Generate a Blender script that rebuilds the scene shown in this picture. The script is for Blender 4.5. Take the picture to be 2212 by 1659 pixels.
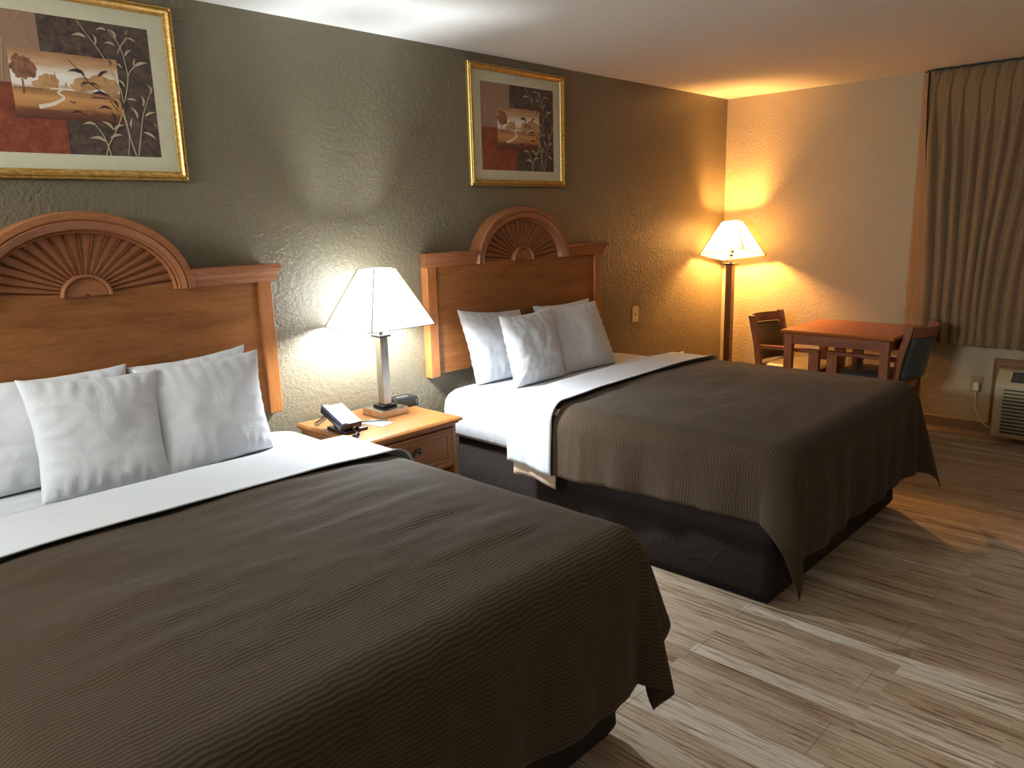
import bpy, bmesh, math, random
from mathutils import Vector, Matrix, noise

# ------------------------------------------------------------------ clear
for o in list(bpy.data.objects):
    bpy.data.objects.remove(o)
random.seed(7)
scene = bpy.context.scene
COL = scene.collection
R = math.radians

# ------------------------------------------------------------------ camera
cam_d = bpy.data.cameras.new('camera')
cam_d.sensor_fit = 'HORIZONTAL'
cam_d.sensor_width = 36.0
cam_d.lens = 1652.6 / 2212.0 * 36.0
cam_d.clip_start = 0.02
cam = bpy.data.objects.new('camera', cam_d)
COL.objects.link(cam)
rt = Vector((0.6893, -0.723988, -0.026594))
up = Vector((0.170682, 0.126611, 0.977158))
fw = Vector((0.704083, 0.678094, -0.210844))
M = Matrix((rt, up, -fw)).transposed().to_4x4()
M.translation = Vector((-0.5847, -3.19719, 1.54871))
cam.matrix_world = M
scene.camera = cam

# ------------------------------------------------------------------ world, light, exposure
world = bpy.data.worlds.new('world')
scene.world = world
world.use_nodes = True
world.node_tree.nodes['Background'].inputs[0].default_value = (0.02, 0.02, 0.02, 1)
world.node_tree.nodes['Background'].inputs[1].default_value = 0.2
scene.view_settings.view_transform = 'Standard'
scene.view_settings.look = 'None'
scene.view_settings.exposure = 0.90
scene.view_settings.gamma = 1.0
scene.view_settings.use_curve_mapping = False
cy = scene.cycles
cy.use_denoising = True
cy.max_bounces = 10
cy.diffuse_bounces = 6
cy.glossy_bounces = 4
cy.transmission_bounces = 8
cy.sample_clamp_indirect = 6.0
cy.caustics_reflective = False
cy.caustics_refractive = False

COOL = (0.86, 0.94, 1.0)
WARM = (1.0, 0.46, 0.12)
TABLE_BULB = 1280.0      # emission strength of the nightstand lamp's bulb
FLOOR_BULB = 1450.0      # emission strength of the corner lamp's bulb

# added fill light, no fixture, out of frame at left: washes up over the ceiling
vd = bpy.data.lights.new('fill_light', 'AREA')
vd.shape = 'RECTANGLE'; vd.size = 1.0; vd.size_y = 0.25
vd.energy = 52.0; vd.color = (0.90, 0.97, 1.0)
vo = bpy.data.objects.new('fill_light', vd)
COL.objects.link(vo)
vo.location = (-2.25, -0.75, 2.0)
vo.rotation_euler = (Vector((3.0, -0.45, 2.1))).to_track_quat('-Z', 'Y').to_euler()

# ------------------------------------------------------------------ materials
def s2l(c):
    return tuple((x/12.92 if x <= 0.04045 else ((x+0.055)/1.055)**2.4) for x in c)
def rgb(r, g, b):
    return s2l((r/255, g/255, b/255)) + (1.0,)

class NT:
    def __init__(s, name, rough=0.5, col=(0.8, 0.8, 0.8, 1), metal=0.0, spec=0.5):
        s.m = bpy.data.materials.new(name); s.m.use_nodes = True
        s.t = s.m.node_tree; s.n = s.t.nodes; s.l = s.t.links
        s.b = s.n['Principled BSDF']
        s.b.inputs['Base Color'].default_value = col
        s.b.inputs['Roughness'].default_value = rough
        s.b.inputs['Metallic'].default_value = metal
        s.b.inputs['Specular IOR Level'].default_value = spec
    def new(s, t, **k):
        n = s.n.new(t)
        for a, v in k.items():
            if a.startswith('i_'):
                n.inputs[a[2:].replace('_', ' ')].default_value = v
            else: setattr(n, a, v)
        return n
    def co(s, kind='Object', scale=(1, 1, 1), rot=(0, 0, 0), loc=(0, 0, 0)):
        tc = s.new('ShaderNodeTexCoord'); mp = s.new('ShaderNodeMapping')
        mp.inputs['Scale'].default_value = scale
        mp.inputs['Rotation'].default_value = rot
        mp.inputs['Location'].default_value = loc
        s.l.new(tc.outputs[kind], mp.inputs['Vector'])
        return mp.outputs[0]
    def noise(s, vec, scale, detail=3, rough=0.5, dist=0.0):
        n = s.new('ShaderNodeTexNoise')
        n.inputs['Scale'].default_value = scale; n.inputs['Detail'].default_value = detail
        n.inputs['Roughness'].default_value = rough; n.inputs['Distortion'].default_value = dist
        s.l.new(vec, n.inputs['Vector']); return n.outputs['Fac']
    def ramp(s, fac, stops, interp='LINEAR'):
        n = s.new('ShaderNodeValToRGB'); n.color_ramp.interpolation = interp
        e = n.color_ramp.elements
        while len(e) < len(stops): e.new(0.5)
        for k, (p, c) in enumerate(stops):
            e[k].position = p; e[k].color = c if len(c) == 4 else tuple(c) + (1,)
        s.l.new(fac, n.inputs[0]); return n.outputs[0]
    def mix(s, fac, a, b, mode='MIX'):
        n = s.new('ShaderNodeMix'); n.data_type = 'RGBA'; n.blend_type = mode
        for sock, v in ((n.inputs[0], fac), (n.inputs[6], a), (n.inputs[7], b)):
            if hasattr(v, 'is_linked') or hasattr(v, 'links'): s.l.new(v, sock)
            else: sock.default_value = v
        return n.outputs[2]
    def math(s, op, a, b=0.0):
        n = s.new('ShaderNodeMath', operation=op)
        for sock, v in ((n.inputs[0], a), (n.inputs[1], b)):
            if hasattr(v, 'links'): s.l.new(v, sock)
            else: sock.default_value = v
        return n.outputs[0]
    def color(s, c): s.l.new(c, s.b.inputs['Base Color'])
    def bump(s, h, strength=0.5, dist=0.002):
        n = s.new('ShaderNodeBump'); n.inputs['Strength'].default_value = strength
        n.inputs['Distance'].default_value = dist
        s.l.new(h, n.inputs['Height'])
        prev = s.b.inputs['Normal'].links
        if prev: s.l.new(prev[0].from_socket, n.inputs['Normal'])
        s.l.new(n.outputs[0], s.b.inputs['Normal'])

MAT = {}
def plain(name, col, rough=0.5, metal=0.0, spec=0.5):
    k = NT(name, rough, col, metal, spec)
    v = k.noise(k.co(), 35, 2)
    c2 = tuple(x*0.86 for x in col[:3]) + (1,)
    k.color(k.mix(v, c2, col))
    MAT[name] = k.m
    return k.m

# textured wall paint
def wallmat(name, c1, c2, rough, axis):
    k = NT(name, rough, c1, spec=0.45)
    co = k.co()
    n1 = k.noise(co, 48, 3, 0.55, 0.7)
    r1 = k.ramp(n1, [(0.42, (0, 0, 0)), (0.6, (1, 1, 1))])
    n2 = k.noise(co, 130, 3)
    k.color(k.mix(k.noise(co, 1.3, 3), c1, c2))
    k.bump(r1, 0.55, 0.0022)
    k.bump(n2, 0.25, 0.0012)
    MAT[name] = k.m
wallmat('wall_taupe', rgb(108, 99, 80), rgb(114, 105, 85), 0.36, 0)
wallmat('wall_beige', rgb(176, 160, 128), rgb(182, 166, 134), 0.5, 0)
wallmat('wall_cream', rgb(226, 222, 212), rgb(232, 228, 218), 0.6, 0)

k = NT('ceiling_paint', 0.85, rgb(240, 237, 230))
co = k.co(); n = k.noise(co, 70, 4, 0.6)
k.bump(n, 0.35, 0.002); k.color(k.mix(k.noise(co, 0.9, 2), rgb(240, 239, 232), rgb(246, 245, 240)))
MAT['ceiling'] = k.m

# laminate floor : strips run along world y
k = NT('laminate_floor', 0.38, spec=0.4)
co = k.co(rot=(0, 0, R(90)))
br = k.new('ShaderNodeTexBrick')
br.offset = 0.37; br.offset_frequency = 2; br.squash = 1.0
br.inputs['Scale'].default_value = 1.0; br.inputs['Brick Width'].default_value = 0.95
br.inputs['Row Height'].default_value = 0.066; br.inputs['Mortar Size'].default_value = 0.0
br.inputs['Color1'].default_value = (0, 0, 0, 1); br.inputs['Color2'].default_value = (1, 1, 1, 1)
k.l.new(co, br.inputs['Vector'])
base = k.ramp(br.outputs['Color'], [(0.0, rgb(184, 164, 141)), (0.4, rgb(200, 182, 160)), (0.75, rgb(206, 190, 170)), (0.88, rgb(220, 208, 191)), (1.0, rgb(232, 224, 211))])
# offset the grain per strip
sep = k.new('ShaderNodeVectorMath', operation='ADD')
off = k.new('ShaderNodeVectorMath', operation='SCALE'); off.inputs['Scale'].default_value = 9.0
k.l.new(br.outputs['Color'], off.inputs[0]); k.l.new(co, sep.inputs[0]); k.l.new(off.outputs[0], sep.inputs[1])
mp = k.new('ShaderNodeMapping'); mp.inputs['Scale'].default_value = (1.3, 30, 1)
k.l.new(sep.outputs[0], mp.inputs['Vector'])
g1 = k.noise(mp.outputs[0], 2.0, 6, 0.6, 1.3)
grain = k.ramp(g1, [(0.34, (0.34, 0.27, 0.21)), (0.42, (0.60, 0.52, 0.45)), (0.465, (0.86, 0.82, 0.78)), (0.52, (1.04, 1.03, 1.02)), (0.58, (0.92, 0.89, 0.86)), (0.66, (0.66, 0.59, 0.53))])
mp2 = k.new('ShaderNodeMapping'); mp2.inputs['Scale'].default_value = (1.6, 95, 1)
k.l.new(sep.outputs[0], mp2.inputs['Vector'])
g2 = k.ramp(k.noise(mp2.outputs[0], 2.0, 3, 0.6, 0.4), [(0.30, (0.62, 0.55, 0.48)), (0.42, (0.88, 0.85, 0.82)), (0.55, (1, 1, 1))])
c = k.mix(1.0, base, grain, 'MULTIPLY'); c = k.mix(1.0, c, g2, 'MULTIPLY')
br2 = k.new('ShaderNodeTexBrick'); br2.offset = 0.43
br2.inputs['Scale'].default_value = 1.0; br2.inputs['Brick Width'].default_value = 1.22
br2.inputs['Row Height'].default_value = 0.198; br2.inputs['Mortar Size'].default_value = 0.0011
br2.inputs['Color1'].default_value = (1, 1, 1, 1); br2.inputs['Color2'].default_value = (1, 1, 1, 1)
br2.inputs['Mortar'].default_value = (0.45, 0.38, 0.32, 1)
k.l.new(co, br2.inputs['Vector'])
c = k.mix(1.0, c, br2.outputs['Color'], 'MULTIPLY')
k.color(c)
k.l.new(k.ramp(g1, [(0.3, (0.48, 0.48, 0.48)), (0.7, (0.34, 0.34, 0.34))]), k.b.inputs['Roughness'])
k.bump(g2, 0.12, 0.0006)
MAT['floor'] = k.m

def wood(name, c1, c2, c3, rough=0.35, axis='x', fine=1.0):
    k = NT(name, rough, c1, spec=0.45)
    sc = {'x': (1.2, 9, 9), 'y': (9, 1.2, 9), 'z': (9, 9, 1.2)}[axis]
    co = k.co(scale=sc)
    g = k.noise(co, 1.6*fine, 6, 0.62, 1.2)
    col = k.ramp(g, [(0.25, c3), (0.45, c1), (0.62, c2), (0.8, c1)])
    sc2 = tuple(v*6 for v in sc)
    f = k.ramp(k.noise(k.co(scale=sc2), 2.4, 3), [(0.3, (0.80, 0.78, 0.75)), (0.6, (1, 1, 1))])
    k.color(k.mix(1.0, col, f, 'MULTIPLY'))
    k.bump(f, 0.06, 0.0008)
    MAT[name] = k.m
wood('oak_panel', rgb(138, 86, 44), rgb(152, 97, 52), rgb(112, 66, 32), 0.33, 'x')
wood('oak_post', rgb(152, 92, 48), rgb(164, 104, 54), rgb(130, 76, 38), 0.34, 'z')
wood('oak_carved', rgb(144, 90, 56), rgb(150, 96, 60), rgb(136, 84, 51), 0.36, 'x', 0.4)
wood('stand_wood', rgb(148, 94, 50), rgb(160, 104, 56), rgb(134, 82, 42), 0.32, 'x')
wood('stand_front', rgb(140, 92, 58), rgb(152, 102, 66), rgb(120, 76, 46), 0.38, 'x')
wood('cherry_top', rgb(160, 92, 46), rgb(168, 98, 50), rgb(150, 84, 42), 0.3, 'y', 0.7)
wood('cherry', rgb(142, 88, 56), rgb(156, 100, 66), rgb(120, 70, 44), 0.35, 'z')
wood('cherry_rail', rgb(136, 84, 58), rgb(150, 96, 66), rgb(114, 66, 44), 0.3, 'y')

# fabrics
def sheetmat(name, col, wr=0.5, sc=(3, 9, 5)):
    k = NT(name, 0.85, col, spec=0.2)
    k.b.inputs['Sheen Weight'].default_value = 0.15
    co = k.co(scale=sc)
    w = k.noise(co, 1.6, 4, 0.55, 1.4)
    k.bump(k.ramp(w, [(0.3, (0, 0, 0)), (0.5, (0.55, 0.55, 0.55)), (0.56, (1, 1, 1)), (0.75, (0.4, 0.4, 0.4))]), wr, 0.006)
    k.bump(k.noise(k.co(), 900, 1), 0.08, 0.0004)
    k.color(k.mix(k.noise(k.co(), 6, 3), tuple(x*0.94 for x in col[:3])+(1,), col))
    MAT[name] = k.m
WHITE = rgb(200, 202, 206)
sheetmat('sheet_white', WHITE, 0.3)
sheetmat('fold_white', WHITE, 0.14, (3, 3, 3))
sheetmat('pillow_white', rgb(208, 209, 212), 0.22, (4, 3, 6))
sheetmat('blanket_beige', rgb(196, 172, 150), 0.2)

def cover(name, c1, c2):
    k = NT(name, 0.9, c1, spec=0.12)
    k.b.inputs['Sheen Weight'].default_value = 0.05
    uv = k.co('UV')
    dn = k.noise(k.co('UV', (14, 9, 1)), 1.0, 3)
    sp = k.new('ShaderNodeSeparateXYZ'); k.l.new(uv, sp.inputs[0])
    v = k.math('ADD', k.math('MULTIPLY', sp.outputs[1], 520.0), k.math('MULTIPLY', dn, 14.0))
    s = k.math('SINE', v)
    s01 = k.math('MULTIPLY', k.math('ADD', s, 1.0), 0.5)
    amp = k.ramp(k.noise(k.co('UV', (30, 30, 1)), 1.0, 3), [(0.3, (0.35, 0.35, 0.35)), (0.65, (1, 1, 1))])
    h = k.math('MULTIPLY', s01, amp)
    k.bump(h, 0.5, 0.0018)
    k.bump(k.noise(k.co('UV', (700, 700, 1)), 1.0, 2), 0.25, 0.0006)
    k.color(k.mix(s01, c2, c1))
    MAT[name] = k.m
cover('coverlet_brown', rgb(76, 62, 47), rgb(56, 45, 33))

k = NT('skirt_black', 0.9, rgb(44, 38, 36), spec=0.1)
co = k.co(scale=(4, 4, 4)); w = k.noise(co, 1.3, 4, 0.5, 0.8)
k.bump(k.ramp(w, [(0.42, (0, 0, 0)), (0.5, (1, 1, 1)), (0.56, (0.2, 0.2, 0.2))]), 0.3, 0.006)
k.color(k.mix(k.noise(k.co(), 400, 2), rgb(40, 34, 32), rgb(50, 43, 40)))
MAT['skirt'] = k.m

k = NT('curtain_tan', 0.8, rgb(150, 122, 84), spec=0.25)
k.b.inputs['Sheen Weight'].default_value = 0.3
wv = k.noise(k.co('UV', (400, 60, 1)), 1.0, 2)
k.color(k.mix(wv, rgb(128, 102, 70), rgb(152, 124, 88)))
k.bump(wv, 0.2, 0.0008)
MAT['curtain'] = k.m

def leather(name, col):
    k = NT(name, 0.38, col, spec=0.45)
    k.bump(k.noise(k.co(), 160, 3), 0.2, 0.0008)
    k.color(k.mix(k.noise(k.co(), 12, 3), tuple(x*0.85 for x in col[:3])+(1,), col))
    MAT[name] = k.m
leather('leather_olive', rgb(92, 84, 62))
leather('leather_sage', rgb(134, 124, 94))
leather('leather_slate', rgb(70, 78, 80))

def brushed(name, col, rough=0.3):
    k = NT(name, rough, col, 1.0)
    g = k.noise(k.co(scale=(300, 300, 6)), 1.0, 2)
    k.bump(g, 0.05, 0.0003)
    k.l.new(k.ramp(g, [(0.3, (rough*0.8,)*3), (0.7, (rough*1.25,)*3)]), k.b.inputs['Roughness'])
    MAT[name] = k.m
brushed('brushed_steel', rgb(188, 182, 172), 0.32)
brushed('bronze', rgb(128, 104, 78), 0.35)
brushed('chrome', rgb(215, 212, 205), 0.12)
k = NT('gold_leaf', 0.38, rgb(196, 156, 84), 0.75)
gn = k.noise(k.co(scale=(20, 60, 60)), 2.0, 4)
k.color(k.ramp(gn, [(0.3, rgb(170, 124, 58)), (0.55, rgb(206, 168, 96)), (0.75, rgb(222, 190, 120))]))
MAT['gold'] = k.m

plain('black_plastic', rgb(26, 26, 28), 0.3)
plain('black_metal', rgb(34, 33, 34), 0.3, 0.6)
plain('iron', rgb(40, 38, 38), 0.45, 0.3)
plain('grey_plastic', rgb(70, 80, 98), 0.25)
plain('label_white', rgb(190, 192, 196), 0.5)
plain('print_ink', rgb(50, 54, 60), 0.6)
plain('paper', rgb(238, 238, 236), 0.6)
plain('mat_board', rgb(206, 200, 172), 0.8)
plain('plate_ivory', rgb(205, 192, 150), 0.45)
plain('plate_tan', rgb(160, 140, 104), 0.5)
plain('plug_white', rgb(214, 208, 190), 0.45)
plain('unit_beige', rgb(186, 172, 138), 0.5)
plain('unit_dark', rgb(40, 34, 26), 0.6)
plain('louver_grey', rgb(96, 100, 98), 0.4)
plain('base_vinyl', rgb(138, 116, 86), 0.55)
plain('trim_oak', rgb(138, 94, 54), 0.4)
plain('shade_trim', rgb(120, 100, 66), 0.8)
plain('white_tube', rgb(230, 222, 205), 0.5)
plain('near_black', rgb(20, 18, 16), 0.8)  # near-black colour for the bed frame, wall jack and peg holes
plain('paint_pink', rgb(150, 116, 94), 0.7)
plain('paint_bare', rgb(182, 148, 122), 0.7)
plain('paint_leaf', rgb(176, 164, 132), 0.7)
plain('paint_dleaf', rgb(60, 38, 34), 0.7)
def paint(name, a, b, c):
    k = NT(name, 0.7, a, spec=0.3)
    n1 = k.noise(k.co(), 26, 6, 0.7, 0.8)
    k.color(k.ramp(n1, [(0.33, a), (0.5, b), (0.7, c)]))
    MAT[name] = k.m
paint('paint_dark', rgb(58, 44, 40), rgb(78, 64, 56), rgb(102, 88, 74))
paint('paint_tree', rgb(96, 60, 46), rgb(124, 84, 64), rgb(158, 112, 84))
paint('paint_bush', rgb(140, 98, 62), rgb(180, 138, 94), rgb(204, 168, 126))
paint('paint_red', rgb(104, 50, 38), rgb(126, 62, 42), rgb(142, 82, 54))
k = NT('paint_land', 0.7, rgb(160, 120, 80), spec=0.3)
uvc = k.co('UV'); sp = k.new('ShaderNodeSeparateXYZ'); k.l.new(uvc, sp.inputs[0])
dn = k.noise(k.co('UV', (2.2, 9, 1)), 1.6, 4)
yy = k.math('ADD', sp.outputs[1], k.math('MULTIPLY', k.math('SUBTRACT', dn, 0.5), 0.22))
k.color(k.ramp(yy, [(0.0, rgb(84, 50, 38)), (0.12, rgb(110, 68, 46)), (0.2, rgb(176, 124, 78)), (0.32, rgb(196, 146, 92)),
    (0.44, rgb(150, 104, 68)), (0.5, rgb(226, 214, 200)), (0.66, rgb(232, 224, 214)), (0.84, rgb(190, 152, 112)), (1.0, rgb(160, 116, 82))]))
MAT['paint_land'] = k.m
plain('paint_water', rgb(226, 212, 190), 0.6)

# lamp shades: thin translucent cloth; bulbs give the light
def shade(name, col, tr):
    k = NT(name)
    k.n.remove(k.b)
    d = k.new('ShaderNodeBsdfDiffuse'); d.inputs[0].default_value = col
    t = k.new('ShaderNodeBsdfTranslucent')
    t.inputs[0].default_value = col
    wv = k.noise(k.co(scale=(1, 1, 1)), 60, 2)
    k.l.new(k.mix(wv, tuple(x*0.94 for x in col[:3])+(1,), col), t.inputs[0])
    mx = k.new('ShaderNodeMixShader'); mx.inputs[0].default_value = tr
    k.l.new(d.outputs[0], mx.inputs[1]); k.l.new(t.outputs[0], mx.inputs[2])
    k.l.new(mx.outputs[0], k.n['Material Output'].inputs[0])
    MAT[name] = k.m
shade('shade_white', (0.86, 0.86, 0.84, 1), 0.45)
shade('shade_cream', (0.86, 0.82, 0.70, 1), 0.32)
def bulbmat(name, col, st):
    k = NT(name)
    k.b.inputs['Base Color'].default_value = (0.9, 0.9, 0.9, 1)
    k.b.inputs['Emission Color'].default_value = col + (1,)
    k.b.inputs['Emission Strength'].default_value = st
    MAT[name] = k.m
bulbmat('bulb_cool', COOL, TABLE_BULB)
bulbmat('bulb_warm', WARM, FLOOR_BULB)

# ------------------------------------------------------------------ mesh helpers
def tag(o, label=None, cat=None, group=None, kind=None):
    if label: o['label'] = label
    if cat: o['category'] = cat
    if group: o['group'] = group
    if kind: o['kind'] = kind
    return o

def thing(name, loc, label, cat, rz=0.0, group=None):
    o = bpy.data.objects.new(name, None); COL.objects.link(o)
    o.empty_display_size = 0.05
    o.location = loc; o.rotation_euler = (0, 0, rz)
    tag(o, label, cat, group)
    o['_m'] = 0; del o['_m']
    return o

def wmat(o):
    m = Matrix.LocRotScale(o.location, o.rotation_euler, None)
    return (wmat(o.parent) @ m) if o.parent else m

def obj(name, bm, mats, parent=None, smooth=False, local=False):
    """link bm as one mesh; world coordinates unless local"""
    if parent is not None and not local:
        bm.transform(wmat(parent).inverted())
    me = bpy.data.meshes.new(name)
    bm.normal_update()
    bm.to_mesh(me); bm.free()
    if not isinstance(mats, (list, tuple)): mats = [mats]
    for m in mats: me.materials.append(MAT[m] if isinstance(m, str) else m)
    if smooth:
        for p in me.polygons: p.use_smooth = True
    o = bpy.data.objects.new(name, me); COL.objects.link(o)
    if parent is not None: o.parent = parent
    return o

def B(): return bmesh.new()

def box(bm, x0, x1, y0, y1, z0, z1, bev=0.0, seg=2, M4=None, mat=0):
    t = bmesh.new()
    vs = [t.verts.new(p) for p in [(x0, y0, z0), (x1, y0, z0), (x1, y1, z0), (x0, y1, z0), (x0, y0, z1), (x1, y0, z1), (x1, y1, z1), (x0, y1, z1)]]
    for f in [(3, 2, 1, 0), (4, 5, 6, 7), (0, 1, 5, 4), (1, 2, 6, 5), (2, 3, 7, 6), (3, 0, 4, 7)]:
        t.faces.new([vs[i] for i in f])
    if bev > 0:
        bmesh.ops.bevel(t, geom=list(t.edges), offset=bev, segments=seg, profile=0.5, affect='EDGES')
    for f in t.faces: f.material_index = mat
    if M4 is not None: t.transform(M4)
    merge(bm, t)

def merge(bm, t):
    me = bpy.data.meshes.new('tmp'); t.to_mesh(me); t.free()
    bm.from_mesh(me); bpy.data.meshes.remove(me)

def prism(bm, pts, axis, a, b, mat=0, bev=0.0):
    """polygon pts (2D) extruded along axis between a and b"""
    t = bmesh.new()
    def P(p, d):
        return {'x': (d, p[0], p[1]), 'y': (p[0], d, p[1]), 'z': (p[0], p[1], d)}[axis]
    v0 = [t.verts.new(P(p, a)) for p in pts]; v1 = [t.verts.new(P(p, b)) for p in pts]
    n = len(pts)
    t.faces.new(v0); t.faces.new(list(reversed(v1)))
    for i in range(n): t.faces.new([v0[i], v1[i], v1[(i+1) % n], v0[(i+1) % n]])
    bmesh.ops.recalc_face_normals(t, faces=list(t.faces))
    if bev > 0:
        bmesh.ops.bevel(t, geom=list(t.edges), offset=bev, segments=2, profile=0.5, affect='EDGES')
    for f in t.faces: f.material_index = mat
    merge(bm, t)

def tube(bm, pts, r, seg=12, cap=True, mat=0):
    pts = [Vector(p) for p in pts]; rings = []
    rr = r if isinstance(r, (list, tuple)) else [r]*len(pts)
    prev = None
    for i, p in enumerate(pts):
        d = (pts[min(i+1, len(pts)-1)] - pts[max(i-1, 0)]).normalized()
        if prev is None:
            a = Vector((0, 0, 1)) if abs(d.z) < 0.9 else Vector((1, 0, 0))
            u = d.cross(a).normalized()
        else:
            u = (prev - d*prev.dot(d)).normalized()
        prev = u; w = d.cross(u)
        rings.append([bm.verts.new(p + (u*math.cos(t) + w*math.sin(t))*rr[i]) for t in [2*math.pi*j/seg for j in range(seg)]])
    for a, b in zip(rings, rings[1:]):
        for j in range(seg):
            f = bm.faces.new([a[j], a[(j+1) % seg], b[(j+1) % seg], b[j]]); f.material_index = mat; f.smooth = True
    if cap:
        f = bm.faces.new(list(reversed(rings[0]))); f.material_index = mat
        f = bm.faces.new(rings[-1]); f.material_index = mat

def sweep_rect(bm, pts, w, h, mat=0):
    """rectangular bar through pts (w sideways in xy, h vertical)"""
    pts = [Vector(p) for p in pts]; rings = []
    for i, p in enumerate(pts):
        d = (pts[min(i+1, len(pts)-1)] - pts[max(i-1, 0)]).normalized()
        s = Vector((-d.y, d.x, 0)).normalized() if abs(d.z) < 0.95 else Vector((1, 0, 0))
        u = s.cross(d).normalized()
        if u.z < 0 and abs(d.z) < 0.95: u = -u
        rings.append([bm.verts.new(p + s*a*w/2 + u*b*h/2) for a, b in ((-1, -1), (1, -1), (1, 1), (-1, 1))])
    for a, b in zip(rings, rings[1:]):
        for j in range(4):
            f = bm.faces.new([a[j], a[(j+1) % 4], b[(j+1) % 4], b[j]]); f.material_index = mat
    bm.faces.new(rings[0]).material_index = mat; bm.faces.new(list(reversed(rings[-1]))).material_index = mat
    bmesh.ops.recalc_face_normals(bm, faces=list(bm.faces))

def grid(nu, nv, fn, uvfn=None, mat=0):
    bm = bmesh.new(); V = [[bm.verts.new(fn(i/nu, j/nv)) for j in range(nv+1)] for i in range(nu+1)]
    ul = bm.loops.layers.uv.new('UVMap') if uvfn else None
    for i in range(nu):
        for j in range(nv):
            f = bm.faces.new([V[i][j], V[i+1][j], V[i+1][j+1], V[i][j+1]]); f.smooth = True; f.material_index = mat
            if uvfn:
                for l, (a, b) in zip(f.loops, ((i, j), (i+1, j), (i+1, j+1), (i, j+1))):
                    l[ul].uv = uvfn(a/nu, b/nv)
    return bm

def nz(x, y, z=0.0): return noise.noise(Vector((x, y, z)))
def fbm(x, y, z=0.0, o=4):
    return noise.fractal(Vector((x, y, z)), 1.0, 2.0, o)
def smooth01(t):
    t = max(0.0, min(1.0, t)); return t*t*(3-2*t)

# ------------------------------------------------------------------ room shell
X0, X1, Y0, Y1, H = -2.4, 5.318, -4.9, 0.0, 2.44
def struct(name, bm, m): return tag(obj(name, bm, m), kind='structure')
b = B(); box(b, X0-.15, X1+.15, Y0-.15, Y1+.15, -0.12, 0.0); struct('floor', b, 'floor')
b = B(); box(b, X0-.15, X1+.15, Y0-.15, Y1+.15, H, H+.12); struct('ceiling', b, 'ceiling')
b = B(); box(b, X0-.15, X1+.15, Y1, Y1+.15, 0, H); struct('wall_back', b, 'wall_taupe')
b = B(); box(b, X1, X1+.15, Y0, Y1, 0, H); struct('wall_right', b, 'wall_beige')
b = B(); box(b, X0-.15, X0, Y0, Y1, 0, H); struct('wall_left', b, 'wall_cream')
b = B(); box(b, X0-.15, X1+.15, Y0-.15, Y0, 0, H); struct('wall_front', b, 'wall_cream')
def baseboard(name, prof_axis, a, c, sgn):
    b = B()
    # vinyl cove base: thin sheet with a curled toe
    pts = [(0, 0), (0.014, 0), (0.0135, 0.006), (0.007, 0.016), (0.0045, 0.028), (0.004, 0.094), (0, 0.097)]
    if prof_axis == 'y': prism(b, [(X1 - p, q) for p, q in pts], 'y', a, c)
    else: prism(b, [(0.0 - p, q) for p, q in pts], 'x', a, c)
    struct(name, b, 'base_vinyl')
baseboard('baseboard_right', 'y', Y0, -0.0, 1)
baseboard('baseboard_back', 'x', X0, X1, 1)

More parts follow.
